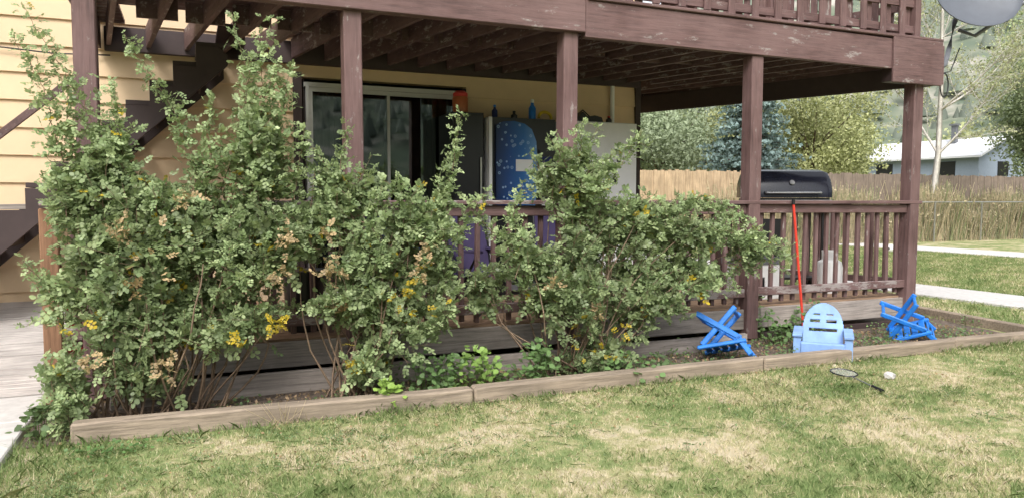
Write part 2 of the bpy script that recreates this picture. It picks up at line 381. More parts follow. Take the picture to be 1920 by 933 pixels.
for i in range(5):
    a=xs[i]+(.08 if i else 0); c=xs[i+1]-.08
    k='pworn' if i<2 else 'px'
    j=random.uniform(-.008,.008)
    b.bar((a,-.035,1.403+j),(c,-.035,1.403-j),.04,.096,k); b.bar((a,-.035,.515+j),(c,-.035,.515-j),.04,.09,'pworn')
    x=a+.09
    while x<c-.03:
        t=random.uniform(-.012,.012); b.bar((x+t,.008,.40+t),(x-t*.6,.008,1.43+t*.5),.044,.04,'pz',up=(0,1,0)); x+=.158
b.bar((-.98,-.012,1.474),(3.28,-.012,1.477),.175,.039,'pworn'); b.bar((3.285,-.012,1.476),(8.02,-.012,1.472),.175,.039,'px')
p0=Vector((7.9,.1,0));p1=Vector((7.1,2.45,0))
b.bar((*p0.xy,1.47),(*p1.xy,1.47),.14,.04,'py'); b.bar((*p0.xy,1.40),(*p1.xy,1.40),.04,.08,'py'); b.bar((*p0.xy,.52),(*p1.xy,.52),.04,.08,'py')
for i in range(1,15):
    q=p0.lerp(p1,i/15); b.box(q.x-.022,q.x+.022,q.y-.02,q.y+.02,.4,1.38,'pz')
b.box(7.03,7.15,2.4,2.52,.3,1.5,'pz')
b.build(DK,bevel=.005)

UD=empty('upper_deck')
b=B('beams')
b.bar((-.78,-.123,3.235),(3.42,-.123,3.235),.045,.37,'px'); b.box(-.78,3.36,-.098,-.03,3.05,3.30,'px')
b.bar((3.43,-.103,3.18),(7.42,-.103,3.165),.045,.34,'px'); b.box(3.43,7.42,-.078,-.03,3.01,3.30,'px')
b.box(7.40,8.2,-.16,-.127,2.84,3.35,'px'); b.box(7.43,8.17,-.125,.03,2.86,3.33,'pdark'); b.box(8.202,8.24,-.15,.1,2.86,3.31,'px')
b.box(-.80,3.44,-.17,-.03,3.423,3.455,'pworn'); b.box(3.445,8.22,-.15,-.03,3.353,3.385,'px')
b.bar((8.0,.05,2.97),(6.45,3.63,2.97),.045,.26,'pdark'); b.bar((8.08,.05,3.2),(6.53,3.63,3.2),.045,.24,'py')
b.box(-.82,-.78,-.1,2.5,3.05,3.42,'py'); b.box(-.75,5.7,2.46,2.52,3.03,3.28,'pdark'); b.box(5.78,6.5,3.58,3.64,3.0,3.28,'pdark')
b.build(UD,bevel=.006)
b=B('joists'); x=-.45
while x<8.0:
    f=(x+.7)/8.7; sh=.35+1.1*f; ye=2.45 if x-sh<5.8 else 3.58
    s=sh*(ye/3.63)
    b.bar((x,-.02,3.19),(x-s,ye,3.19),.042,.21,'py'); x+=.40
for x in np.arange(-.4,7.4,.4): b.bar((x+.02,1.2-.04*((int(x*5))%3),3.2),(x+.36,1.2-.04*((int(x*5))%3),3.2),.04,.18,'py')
b.build(UD)
b=B('deck_boards'); y=-.09
while y<3.6:
    xr=8.12-1.45*y/3.63; xl=-.78 if y<2.44 else 5.8
    z0=3.306+random.uniform(0,.004)
    if 1.5<y<2.44: b.box(xl,-.55,y,y+.130,z0,z0+.036,'ceil'); b.box(1.0,xr,y,y+.130,z0,z0+.036,'ceil')
    else: b.box(xl,xr,y,y+.130,z0,z0+.036,'ceil')
    y+=.141
b.build(UD)
b=B('upper_railing')
def urail(p0,p1):
    p0=Vector(p0);p1=Vector(p1);d=(p1-p0).normalized();n=Vector((d.y,-d.x,0));L=(p1-p0).length
    for z,h in((3.50,.085),(3.80,.085),(4.33,.085)):
        b.bar(p0+Vector((0,0,z)),p1+Vector((0,0,z)),.035,h,'px')
    b.bar(p0+Vector((0,0,4.40)),p1+Vector((0,0,4.40)),.14,.036,'px')
    s=.08
    while s<L:
        q=p0+d*s+n*.036*(1 if int(s/.155)%2 else -1); j=random.uniform(-.015,.015)
        b.bar(q+Vector((0,0,3.42+j)),q+Vector((0,0,4.36)),.085,.022,'pz',up=tuple(n)); s+=.155
    for s in(0,L/2,L): q=p0+d*s; b.box(q.x-.045,q.x+.045,q.y-.045,q.y+.045,3.345,4.39,'pz')
urail((-.6,.03,0),(7.95,.03,0)); urail((7.98,.12,0),(6.6,3.3,0)); b.build(UD,bevel=.003)

# ------------------------------------------------------------------ satellite dish
b=B('satellite_dish')
C=Vector((8.80,-.08,3.95)); nrm=Vector((-.42,-.80,.40)).normalized()
q=nrm.to_track_quat('Z','Y').to_matrix().to_4x4(); Tm=Matrix.Translation(C)@q
prof=[(.02+.48*t,.11*t*t) for t in np.linspace(0,1,9)]+[(.505,.118),(.50,.10)]+[(.48*t+.01,.11*t*t-.02) for t in np.linspace(1,0,8)]
b.lathe(prof,(0,0,0),'dish',36,Tm)
b.tube([(8.25,-.02,3.05),(8.42,-.02,3.12),(8.62,.08,3.35),(8.76,.12,3.7),(8.83,.08,3.95)],.03,'grey')
b.box(8.241,8.262,-.1,.06,2.95,3.2,'grey'); b.box(8.76,8.90,-.0,.12,3.88,4.08,'grey')
low=Vector((8.80,-.12,3.48)); tip=Vector((9.30,-.55,3.96)); b.tube([Vector((8.74,.05,3.58)),low,tip],.024,'grey'); b.box(tip.x-.06,tip.x+.06,tip.y-.05,tip.y+.05,tip.z-.04,tip.z+.07,'white')
lp=[(8.27+.07*math.sin(t)+.02,-.12,2.86+.14*math.cos(t)) for t in np.linspace(0,7.5,24)]
b.tube(lp,.008,'black',5); b.tube([(8.27,-.1,3.0),(8.5,-.04,3.05),(8.7,-.0,3.35)],.007,'black',5)
b.build(smooth=True)

# ------------------------------------------------------------------ deck contents
b=B('black_cabinet'); b.box(2.84,3.22,1.95,2.5,.365,2.52,'black'); b.box(2.86,3.21,1.93,1.948,.42,1.4,'black'); b.box(2.86,3.21,1.93,1.948,1.42,2.49,'black'); b.tube([(3.17,1.91,1.3),(3.17,1.91,2.0)],.012,'steel'); b.build(bevel=.006)
b=B('vending_machine')
b.box(3.29,4.12,1.87,2.5,.37,2.47,'black'); b.box(3.25,3.288,1.85,2.5,.37,2.47,'white')
pan=[(3.33,1.32),(3.82,1.32),(3.86,1.6),(3.87,1.9),(3.85,2.2),(3.79,2.34),(3.70,2.40),(3.56,2.43),(3.42,2.42),(3.33,2.38)]
b.extr(pan,1.83,1.868,'bubble')
b.box(3.58,3.80,1.822,1.828,1.84,1.98,'white')
b.box(3.90,4.09,1.845,1.868,1.25,2.1,'black'); b.box(3.93,4.06,1.838,1.844,1.93,2.02,'navy')
for r in range(4):
    for c in range(3): b.box(3.935+.042*c,3.965+.042*c,1.836,1.844,1.62+.05*r,1.655+.05*r,'steel')
b.box(3.93,4.06,1.838,1.844,1.42,1.50,'white'); b.box(3.97,4.02,1.835,1.837,1.43,1.49,'black'); b.box(3.93,4.06,1.838,1.844,1.28,1.36,'steel')
b.box(3.45,3.95,1.84,1.868,.42,.53,'grey'); b.box(4.125,4.17,1.87,2.48,.37,2.45,'grey'); b.build(bevel=.004)
b=B('white_refrigerator')
b.box(4.33,5.20,1.78,2.48,.37,2.46,'white'); b.box(4.34,5.19,1.72,1.775,.42,1.32,'white'); b.box(4.34,5.19,1.72,1.775,1.34,2.45,'white')
b.tube([(4.42,1.69,1.45),(4.42,1.69,2.0)],.014,'white'); b.tube([(4.42,1.69,.8),(4.42,1.69,1.25)],.014,'white')
for (x,z,w,h) in((4.66,1.86,.13,.05),(4.66,1.78,.035,.10),(4.74,1.79,.035,.09),(4.78,1.88,.05,.07),(4.90,1.97,.06,.05),(4.84,1.70,.07,.08),(4.86,1.77,.03,.07)):
    b.box(x,x+w,1.708,1.718,z,z+h,'black')
b.build(bevel=.012)
def bottle(name,x,y,z,r,h,k,cap):
    b=B(name); b.lathe([(r*.9,0),(r,.02),(r,h*.6),(r*.45,h*.75),(r*.4,h*.85)],(x,y,z),k,14); b.lathe([(r*.48,h*.85),(r*.48,h),(r*.2,h+.005)],(x,y,z),cap,12); return b.build(smooth=True)
b=B('water_jug'); b.lathe([(.08,0),(.09,.03),(.095,.18),(.085,.2)],(3.0,2.15,2.52),'orange',18); b.lathe([(.088,.2),(.088,.24),(.05,.27)],(3.0,2.15,2.52),'red',18); b.build(smooth=True)
bottle('spray_bottle',3.92,2.1,2.47,.045,.26,'bluep','white'); bottle('blue_bottle',3.42,2.1,2.47,.035,.17,'navy','bluep'); bottle('dark_bottle',3.72,2.2,2.47,.04,.12,'black','black')
b=B('yellow_hose'); b.tube([(4.07+.1*math.sin(t),2.05+.02*t,2.5+.08*abs(math.cos(t))) for t in np.linspace(-1.5,1.6,12)],.02,'yellow'); b.build(smooth=True)
b=B('tool_bag'); b.extr([(4.45,2.46),(4.85,2.46),(4.82,2.54),(4.72,2.56),(4.62,2.54),(4.55,2.6),(4.50,2.55)],1.95,2.15,'black'); b.tube([(4.5,2.05,2.55),(4.6,2.05,2.63),(4.7,2.05,2.55)],.01,'black'); b.build(bevel=.01)
bottle('small_jar',4.95,2.0,2.46,.04,.1,'black','red')

# grill
b=B('barbecue_grill'); G=T((7.05,1.0,.36),rz=-20)
prof=[(-.03,1.17),(-.02,1.30),(.03,1.42),(.12,1.505),(.26,1.535),(.40,1.50),(.50,1.38),(.53,1.17)]
n=len(prof)
secs=[(-.54,.86),(-.52,.95),(-.46,1.0),(.46,1.0),(.52,.95),(.54,.86)]; vs=[];fs=[]
for x,s in secs:
    for (yy,zz) in prof: vs.append((x,.25+(yy-.25)*s,1.17+(zz-1.17)*s))
for i in range(len(secs)-1):
    for j in range(n-1): fs.append((i*n+j,(i+1)*n+j,(i+1)*n+j+1,i*n+j+1))
fs.append(tuple(range(n))); fs.append(tuple((len(secs)-1)*n+j for j in range(n))[::-1]); b.add(vs,fs,'grill',G)
b.box(-.50,.50,.0,.5,.98,1.165,'black',G); b.box(-.51,.51,-.05,.0,1.0,1.14,'steel',G)
for i in range(4): b.tube([(-.3+.2*i,-.05,1.07),(-.3+.2*i,-.09,1.07)],.028,'black',12,G)
b.tube([(-.36,-.07,1.23),(.36,-.07,1.23)],.014,'steel',8,G); b.tube([(-.36,-.07,1.23),(-.36,.0,1.25)],.01,'steel',8,G); b.tube([(.36,-.07,1.23),(.36,.0,1.25)],.01,'steel',8,G)
b.lathe([(.035,0),(.035,.01)],(0,0,0),'steel',16,G@T((0,-.005,1.36),rx=60))
for sx_ in(-1,1):
    b.box(min(sx_*.55,sx_*.80),max(sx_*.55,sx_*.80),.02,.46,1.07,1.10,'grill',G)
    for yy in(.04,.44): b.bar((sx_*.44,yy,.0),(sx_*.44,yy,.98),.04,.04,'black',G)
b.box(-.44,.44,.04,.46,.12,.15,'black',G); b.box(-.43,-.05,.03,.045,.2,.9,'black',G)
for sx_ in(-.46,.46): b.tube([(sx_-.015,.42,.07),(sx_+.015,.42,.07)],.07,'black',16,G)
b.build(bevel=.006,smooth=True)
b=B('propane_tank'); b.lathe([(.10,0),(.10,.03),(.12,.04),(.15,.08),(.155,.14),(.155,.32),(.14,.38),(.08,.42),(.03,.44)],(7.25,.55,.36),'white',24); b.lathe([(.095,.40),(.095,.52),(.085,.52),(.085,.40)],(7.25,.55,.36),'white',20); b.tube([(7.25,.55,.78),(7.25,.55,.86)],.02,'steel'); b.build(smooth=True)
b=B('trash_can'); b.lathe([(.15,0),(.155,.02),(.185,.5),(.2,.5),(.2,.53),(.18,.53)],(.92,.4,.36),'black',24); b.build(smooth=True)
b=B('red_cooler'); b.box(-.86,-.46,.08,.36,.362,.72,'red'); b.box(-.865,-.45,.07,.37,.722,.80,'white'); b.tube([(-.85,.15,.6),(-.88,.25,.6),(-.85,.35,.6)],.012,'white'); b.build(bevel=.015)
b=B('white_cooler'); b.box(5.75,6.3,.35,.72,.362,.76,'white'); b.box(5.74,6.31,.34,.73,.762,.84,'grey'); b.box(5.9,6.05,.343,.349,.5,.62,'black'); b.build(bevel=.015)
b=B('blue_bucket'); b.lathe([(.10,0),(.13,.28),(.14,.28),(.14,.30),(.12,.30)],(6.35,.9,.36),'bluep',20); b.tube([(6.22+.26*t,.9,.66+.1*math.sin(math.pi*t)) for t in np.linspace(0,1,8)],.005,'steel'); b.build(smooth=True)
def campchair(name,x,y,rz,k):
    b=B(name); Tm=T((x,y,.36),rz=rz)
    for sx_ in(-.27,.27):
        b.tube([(sx_,-.22,0),(sx_,.22,.62)],.012,'black',8,Tm); b.tube([(sx_,.22,0),(sx_,-.22,.62)],.012,'black',8,Tm); b.tube([(sx_,.2,.4),(sx_,.3,.98)],.012,'black',8,Tm)
        b.box(sx_-.04,sx_+.04,-.25,.24,.62,.645,k,Tm)
    b.tube([(-.27,-.22,0),(.27,.22,.05)],.01,'black',8,Tm)
    n=8; vs=[]
    for i in range(n+1):
        s=-.26+.52*i/n; sag=.04*(1-(s/.26)**2)
        vs+=[(s,-.22,.42-sag),(s,.0,.38-sag),(s,.2,.40-sag*.5),(s,.25+sag,.7),(s,.3+sag*.5,.97)]
    b.add(vs,[(5*i+j,5*i+5+j,5*i+6+j,5*i+1+j) for i in range(n) for j in range(4)],k,Tm)
    return b.build(smooth=True)
campchair('camping_chair',2.75,.75,20,'purple'); campchair('camping_chair',3.75,.9,-10,'purple'); campchair('camping_chair',1.9,1.1,35,'navy')
b=B('red_pole'); b.tube([(6.10,-.22,.02),(5.98,-.14,1.47)],.014,'redpole',10); b.lathe([(.018,0),(.018,.06)],(5.98,-.14,1.45),'black',10); b.build(smooth=True)

# ------------------------------------------------------------------ toys in the bed
b=B('toy_chair'); Tm=T((5.60,-.96,.0),rz=-46)
def backfn(x,z):
    if z>.20:
        if (x/.185)**2+((z-.20)/.25)**2>1: return False
    elif abs(x)>.185: return False
    if .255<z<.285 and .03<abs(x)<.125: return False
    if .325<z<.345 and .03<abs(x)<.09: return False
    if .17<z<.195 and abs(x)<.13: return False
    return True
bk=Tm@T((0,.12,.05),rx=-16)
b.mask(backfn,.40,.48,56,66,.025,'lblue',bk)
for sx_ in(-1,1):
    x=sx_*.225
    b.bar((x,-.25,.225),(x,.20,.235),.085,.025,'lblue',Tm); b.bar((x,-.2,0),(x,-.2,.212),.07,.06,'lblue',Tm); b.bar((x,.17,0),(x,.17,.22),.04,.05,'lblue',Tm); b.bar((x,-.17,.07),(x,.14,.05),.03,.06,'lblue',Tm)
for i in range(4): b.bar((-.19,-.2+.085*i,.15-.02*i),(.19,-.2+.085*i,.15-.02*i),.075,.02,'lblue',Tm)
b.bar((-.19,-.235,.11),(.19,-.235,.11),.02,.09,'lblue',Tm)
b.build(bevel=.008)
def foldchair(name,Tm):
    b=B(name)
    for sx_ in(-.19,.19):
        b.bar((sx_,-.18,0),(sx_,.18,.30),.025,.05,'bluep',Tm); b.bar((sx_*.86,.18,0),(sx_*.86,-.18,.30),.025,.05,'bluep',Tm)
        b.bar((sx_,.15,.28),(sx_,.24,.46),.025,.05,'bluep',Tm)
        b.bar((sx_,-.22,.325),(sx_,.22,.325),.045,.035,'bluep',Tm)
    for i in range(5): b.bar((-.17,-.16+.075*i,.31),(.17,-.16+.075*i,.31),.06,.018,'bluep',Tm)
    for i in range(2): b.bar((-.19,.19+.03*i,.36+.065*i),(.19,.19+.03*i,.36+.065*i),.018,.05,'bluep',Tm)
    b.bar((-.19,-.16,.03),(.19,-.16,.03),.03,.035,'bluep',Tm); b.bar((-.17,.16,.03),(.17,.16,.03),.03,.035,'bluep',Tm)
    return b.build(bevel=.008)
foldchair('blue_folding_chair',T((4.60,-.64,.43),rz=42,rx=166,ry=18))
foldchair('blue_folding_chair',T((7.05,-.60,.38),rz=42,rx=160,ry=-12))
b=B('badminton_racket'); Tm=T((5.10,-1.68,.035),rz=-17.6,rx=2)
b.tube([(.1*math.cos(t),.125*math.sin(t),0) for t in np.linspace(0,2*math.pi,28)],.006,'black',6,Tm)
for i in range(-7,8):
    x=i*.0125; yy=.125*math.sqrt(1-(x/.1)**2); b.tube([(x,-yy,0),(x,yy,0)],.0005,'white',3,Tm)
    y=i*.0158; xx=.1*math.sqrt(max(0,1-(y/.125)**2)); b.tube([(-xx,y,.001),(xx,y,.001)],.0005,'white',3,Tm)
b.tube([(0,-.125,0),(0,-.42,0)],.005,'grey',6,Tm); b.tube([(0,-.42,0),(0,-.56,0)],[.014,.017],'black',8,Tm); b.build()
def rock(name,x,y,z,r,k='rock'):
    b=B(name)
    import bmesh
    bm=bmesh.new(); bmesh.ops.create_icosphere(bm,subdivisions=2,radius=r)
    for v in bm.verts: v.co*=random.uniform(.8,1.15); v.co.z*=.65; v.co+=Vector((x,y,z))
    bm.verts.index_update(); b.add([tuple(v.co) for v in bm.verts],[tuple(v.index for v in f.verts) for f in bm.faces],k); bm.free(); return b.build()
rock('pale_rock',5.38,-1.9,.03,.05)
b=B('soccer_ball'); b.lathe([(.002,-.12)]+[(.12*math.cos(t),.12*math.sin(t)) for t in np.linspace(-1.4,1.4,13)]+[(.002,.12)],(18.5,9.0,.12),'white',20)
for t in range(5): b.lathe([(.03,0),(.03,.004)],(0,0,0),'black',5,Matrix.Translation((18.5,9,.12))@Euler((1.2+t*.1,.3,t*1.25)).to_matrix().to_4x4()@Matrix.Translation((0,0,.118)))
b.build(smooth=True)

# ------------------------------------------------------------------ rose bushes
GREEN=np.array([.18,.25,.11]); LIGHT=np.array([.35,.42,.21]); YEL=np.array([.62,.46,.04]); TAN=np.array([.55,.40,.22]); OLD=np.array([.30,.20,.09])
def leafcol(n,yel=.01):
    t=rng.random((n,1)); c=GREEN*(1-t)+LIGHT*t; c*=rng.uniform(.75,1.2,(n,1))
    m=rng.random(n)<yel; c[m]=YEL*rng.uniform(.6,1,(m.sum(),1)); return c
def bush(name,bases,blobs,shoots,dens=.58,spots=(),drop=None,arch=0.0):
    SA=[];SB=[];RA=[];RB=[]
    def seg(a,b2,ra,rb): SA.append(a);SB.append(b2);RA.append(ra);RB.append(rb)
    LP=[];LD=[];LC=[];LL=[]
    bases=np.array(bases,float)
    def nearest(p): 
        d=np.abs(bases[:,0]-p[0])+rng.random(len(bases))*.35; return bases[np.argmin(d)]
    def cane(p0,p1,r0,r1,n=7,bow=.12):
        p0=np.array(p0,float);p1=np.array(p1,float);off=rng.normal(size=3)*bow; off[2]=abs(off[2])*.6
        pts=[p0+(p1-p0)*t+off*math.sin(math.pi*t)+rng.normal(size=3)*.008 for t in np.linspace(0,1,n)]
        for i in range(n-1): seg(pts[i],pts[i+1],r0+(r1-r0)*i/(n-1),r0+(r1-r0)*(i+1)/(n-1))
        return pts
    def shoot(pts,w):
        pts=np.array(pts,float)
        sl=np.linalg.norm(np.diff(pts,axis=0),axis=1); s=np.r_[0,np.cumsum(sl)]; tt=np.linspace(0,s[-1],int(s[-1]/.035)+2)
        P=np.stack([np.interp(tt,s,pts[:,j]) for j in range(3)],1); P[1:-1]+=rng.normal(size=P[1:-1].shape)*.006
        for i in range(len(P)-1): seg(P[i],P[i+1],.006*(1-.75*i/len(P)),.006*(1-.75*(i+1)/len(P)))
        n=len(P)
        for i in range(n):
            f=i/n; m=2+int(48*w*(1-f)**.7); m=int(m*rng.uniform(.4,1.5))+1
            d=unit(rng.normal(size=(m,3))+np.array([0,0,.35])); sp=w*(1-.8*f)
            p=P[i]+rng.normal(size=(m,3))*np.array([sp,sp,.03])*.5
            LP.append(p);LD.append(d);LL.append(rng.uniform(.06,.095,m)*(1.1-.4*f)); LC.append(leafcol(m,.006)*(1.02+.2*f))
    for (x,y,z,rx,ry,rz,k) in blobs:
        ns=int(k*dens)
        nc=max(3,ns//10); cu=unit(rng.normal(size=(nc,3)))*(rng.random((nc,1))**.5)*.85; ctint=rng.uniform(.80,1.2,nc)
        for _ in range(max(2,ns//16)):
            bs=nearest((x,y,z)); tgt=np.array([x,y,z])+rng.normal(size=3)*np.array([rx,ry,rz])*.35
            cane(bs+rng.normal(size=3)*np.array([.08,.06,0]),tgt,.010,.004)
        for _ in range(max(1,ns//22)):
            u0=unit(rng.normal(size=3)+np.array([arch,-.3,.9])); a0=np.array([x,y,z])+u0*np.array([rx,ry,rz])*.6
            l0=rng.uniform(.25,.5); e0=a0+u0*np.array([1,.5,1])*l0; e0[2]-=.05; e0[0]=max(e0[0],-1.0)
            if e0[2]>.1: shoot([a0,a0*.5+e0*.5+np.array([0,0,.04]),e0],.05)
        wi=rng.integers(0,nc,ns); u=cu[wi]+rng.normal(size=(ns,3))*.20
        c=np.array([x,y,z])+u*np.array([rx,ry,rz])*1.08
        c[:,2]=np.maximum(c[:,2],.05)
        dirs=unit(u*np.array([.8,.8,.5])+np.array([arch,0,.75-arch*.5])+rng.normal(size=(ns,3))*.45)
        Ls=rng.uniform(.12,.34,ns)
        for i in range(ns):
            if drop and drop(c[i]): continue
            a=c[i]-dirs[i]*Ls[i]*.5; e_=c[i]+dirs[i]*Ls[i]*.5; seg(a,e_,.0028,.0014)
            m=int(4+Ls[i]*20); t=np.linspace(.05,1,m)[:,None]
            p=a+(e_-a)*t; side=unit(rng.normal(size=(m,3))+dirs[i]*.5)
            LP.append(p);LD.append(side);LL.append(rng.uniform(.065,.115,m)*(1.15-.4*t[:,0]))
            cc=leafcol(m,.012)*ctint[wi[i]]*rng.uniform(.9,1.1)*(.78+.22*min(1,np.linalg.norm(u[i]))); LC.append(cc)  # leaves nearer the blob centre tinted darker: inner shade painted into leaf colour
    for pts,w in shoots: shoot(pts,w)
    P=np.concatenate(LP);Dv=np.concatenate(LD);C=np.concatenate(LC);L=np.concatenate(LL)
    for (x,y,z,r,n,cc) in spots:
        p=np.array([x,y,z])+rng.normal(size=(n,3))*r*.5; P=np.concatenate([P,p]); Dv=np.concatenate([Dv,rng.normal(size=(n,3))]); L=np.concatenate([L,rng.uniform(.04,.075,n)])
        C=np.concatenate([C,np.array(cc)*rng.uniform(.6,1.1,(n,1))])
    v,f,c=compound(P,Dv,L,C); v[:,2]=np.maximum(v[:,2],.01)
    sv,sf=prisms(np.array(SA),np.array(SB),np.array(RA),np.array(RB)); pv,pf=prisms(P,P+unit(Dv)*L[:,None]*.95,.0012,.0006)
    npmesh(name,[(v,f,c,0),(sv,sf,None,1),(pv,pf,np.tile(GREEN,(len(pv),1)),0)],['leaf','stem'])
Y=-.68
bush('rose_bush',[(-.55,Y,0),(-.35,Y-.05,0),(-.1,Y,0),(.05,Y+.05,0),(-.25,Y-.1,0)],
 [(-.56,Y,1.55,.26,.26,.38,85),(-.60,Y,1.12,.30,.30,.40,140),(-.18,Y-.05,1.15,.42,.36,.36,200),(.33,Y,1.22,.34,.32,.42,160),(.44,Y,1.85,.17,.18,.40,90),
  (-.42,Y-.05,.70,.38,.36,.33,170),(.06,Y-.05,.75,.40,.36,.30,150),(-.70,Y-.1,.28,.20,.22,.22,60),(-.40,Y-.1,.36,.34,.25,.18,70),(.58,Y,1.02,.22,.25,.34,75),(-.32,Y,1.48,.25,.25,.2,40),(.42,Y-.05,.62,.2,.2,.16,22)],
 [([(-.5,Y,.9),(-.42,Y,1.6),(-.62,Y,2.15),(-.93,Y-.02,2.72)],.20),([(-.6,Y,1.2),(-.75,Y,1.8),(-.85,Y,2.25),(-1.0,Y,2.55)],.13),
  ([(0,Y,1.0),(.06,Y,1.75),(-.08,Y,2.12),(-.36,Y,2.6)],.15),([(-.35,Y,1.3),(-.40,Y,1.9),(-.45,Y,2.3)],.12),
  ([(.25,Y,1.2),(.36,Y,2.0),(.42,Y,2.4),(.31,Y,2.76)],.18),([(.45,Y,1.2),(.52,Y,2.0),(.50,Y,2.45),(.58,Y,2.8)],.26),([(.5,Y,1.6),(.66,Y,2.2),(.70,Y,2.45)],.15),
  ([(.6,Y,1.0),(.72,Y,1.6),(.79,Y,2.02)],.12),([(.1,Y,1.5),(.18,Y,1.95),(.16,Y,2.2)],.10),([(-.7,Y,.8),(-.88,Y-.1,1.0),(-.97,Y-.1,1.12)],.08),([(-.6,Y,1.5),(-.72,Y,2.0),(-.68,Y,2.3)],.14)],
 spots=[(-.40,Y-.38,1.32,.06,20,TAN),(-.02,Y-.38,1.5,.06,16,TAN),(.6,Y-.3,1.25,.06,18,TAN),(.55,Y-.3,1.0,.05,12,TAN),(.55,Y-.36,.66,.05,18,YEL),(.28,Y-.38,.55,.05,8,YEL),(-.15,Y-.42,.42,.08,14,TAN),(-.3,Y-.4,.95,.06,10,OLD),(-.6,Y-.4,.5,.06,14,TAN),(-.2,Y-.4,1.15,.2,10,TAN)],
 drop=lambda c: (abs(c[0]+.69)<.15 and abs(c[2]-.62)<.17) or (c[0]<-.93))
bush('rose_bush',[(.98,Y,0),(1.1,Y-.05,0),(1.25,Y,0)],
 [(1.10,Y,1.42,.28,.26,.36,120),(1.42,Y,1.08,.40,.30,.36,185),(1.12,Y,.66,.30,.28,.28,95),(1.5,Y,.62,.34,.30,.28,110),(1.84,Y,1.12,.26,.25,.30,75),(1.25,Y-.05,.26,.26,.22,.18,60),(.88,Y,1.15,.18,.22,.30,50),(1.6,Y,1.42,.25,.2,.17,35)],
 [([(1.0,Y,1.3),(1.05,Y,1.8),(1.10,Y,2.05)],.16),([(1.8,Y,1.2),(1.92,Y,1.7),(1.96,Y,1.95),(2.01,Y,2.2)],.12),([(1.5,Y,1.3),(1.52,Y,1.68)],.10),([(1.2,Y,1.4),(1.28,Y,1.74)],.10),([(1.75,Y,1.3),(1.83,Y,1.70)],.10),([(1.9,Y,1.1),(2.1,Y,1.45),(2.25,Y,1.58)],.10),([(.8,Y,1.2),(.86,Y,1.7)],.09)],
 spots=[(.90,Y-.28,1.27,.05,14,TAN),(.92,Y-.3,1.0,.07,22,TAN),(1.58,Y-.3,.98,.07,18,TAN),(1.45,Y-.3,.85,.05,10,YEL*.8),(1.1,Y-.3,.3,.05,10,YEL),(1.62,Y-.32,1.15,.05,10,TAN),(.98,Y-.2,.72,.08,18,OLD),(1.5,Y-.3,.9,.2,12,YEL*.8)])
bush('rose_bush',[(2.85,Y,0),(3.05,Y-.05,0),(3.2,Y,0),(3.0,Y+.05,0)],
 [(3.02,Y,1.60,.32,.28,.30,120),(3.38,Y,1.18,.55,.34,.30,210),(2.85,Y,.68,.46,.34,.33,165),(3.65,Y,.62,.50,.34,.32,175),(4.15,Y,1.18,.45,.25,.18,95),(2.45,Y,1.12,.28,.24,.28,45),(3.12,Y-.05,.24,.42,.26,.18,90),(4.80,Y,1.00,.36,.15,.14,32),(2.28,Y,.74,.28,.22,.24,42),(4.1,Y,.80,.34,.2,.24,60)],
 [([(2.9,Y,1.4),(2.95,Y,1.8),(2.85,Y,2.02)],.14),([(3.0,Y,1.5),(3.05,Y,1.9),(3.02,Y,2.1)],.18),([(3.1,Y,1.6),(3.4,Y,1.9),(3.62,Y,2.0),(3.78,Y,1.97)],.12),([(3.1,Y,1.6),(3.5,Y,1.82),(3.7,Y,2.12)],.10),
  ([(3.6,Y,1.3),(4.3,Y,1.45),(4.9,Y,1.3),(5.35,Y,.98)],.13),([(3.8,Y,1.2),(4.5,Y,1.25),(5.0,Y,1.05),(5.35,Y,.78)],.12),([(2.5,Y,1.1),(2.45,Y,1.4),(2.54,Y,1.63)],.10),([(2.6,Y,1.0),(2.2,Y,1.3),(2.12,Y,1.5)],.09),([(4.2,Y,.9),(4.6,Y,.8),(4.8,Y,.6)],.10),([(3.7,Y,1.3),(4.1,Y,1.5),(4.5,Y,1.5),(4.8,Y,1.38)],.08),([(4.3,Y,1.1),(4.9,Y,1.1),(5.2,Y,1.0),(5.5,Y,.95)],.09)],
 spots=[(3.3,Y-.35,.42,.05,8,YEL),(3.05,Y-.35,.6,.05,12,TAN),(3.5,Y-.35,1.4,.03,4,YEL*.8),(2.7,Y-.3,.85,.05,10,TAN),(3.0,Y-.35,.3,.2,12,YEL*.8)],arch=.35)

def weeds(name,clumps,mult=1.0):
    P=[];S=[];CC=[];SA=[];SB=[]
    for (x,y,r,h,n,sz,col) in clumps:
        n=int(n*mult); q=rng.normal(size=(n,2))*r*.5; z=rng.random(n)**.8*h*(1-np.minimum(1,np.linalg.norm(q,axis=1)/(r*1.6))*.6)+.01
        p=np.stack([x+q[:,0],y+q[:,1],z],1); P.append(p); S.append(rng.uniform(.6,1.2,n)*sz); CC.append(np.array(col)*rng.uniform(.65,1.25,(n,1)))
        for i in range(0,n,6): SA.append([x+q[i,0]*.4,y+q[i,1]*.4,0]); SB.append(p[i])
    P=np.concatenate(P);S=np.concatenate(S);CC=np.concatenate(CC); n=len(P)
    d=unit(rng.normal(size=(n,3))*np.array([1,1,.35])); up=unit(rng.normal(size=(n,3))*.4+np.array([-.1,-.5,1])); pr=unit(np.cross(d,up)); l=S[:,None]; w=l*.42
    v=np.stack([P,P+d*l*.3+pr*w,P+d*l*.75+pr*w*.7,P+d*l,P+d*l*.75-pr*w*.7,P+d*l*.3-pr*w],1).reshape(-1,3); v[:,2]=np.maximum(v[:,2],.008)
    sv,sf=prisms(np.array(SA,float),np.array(SB,float),.003,.0015)
    npmesh(name,[(v,np.arange(len(v)).reshape(-1,6),np.repeat(CC,6,0),0),(sv,sf,np.tile(np.array([.1,.15,.04]),(len(sv),1)),0)],['weed'])
GB=(.15,.25,.09); GY=(.23,.36,.09); GD=(.11,.17,.07)
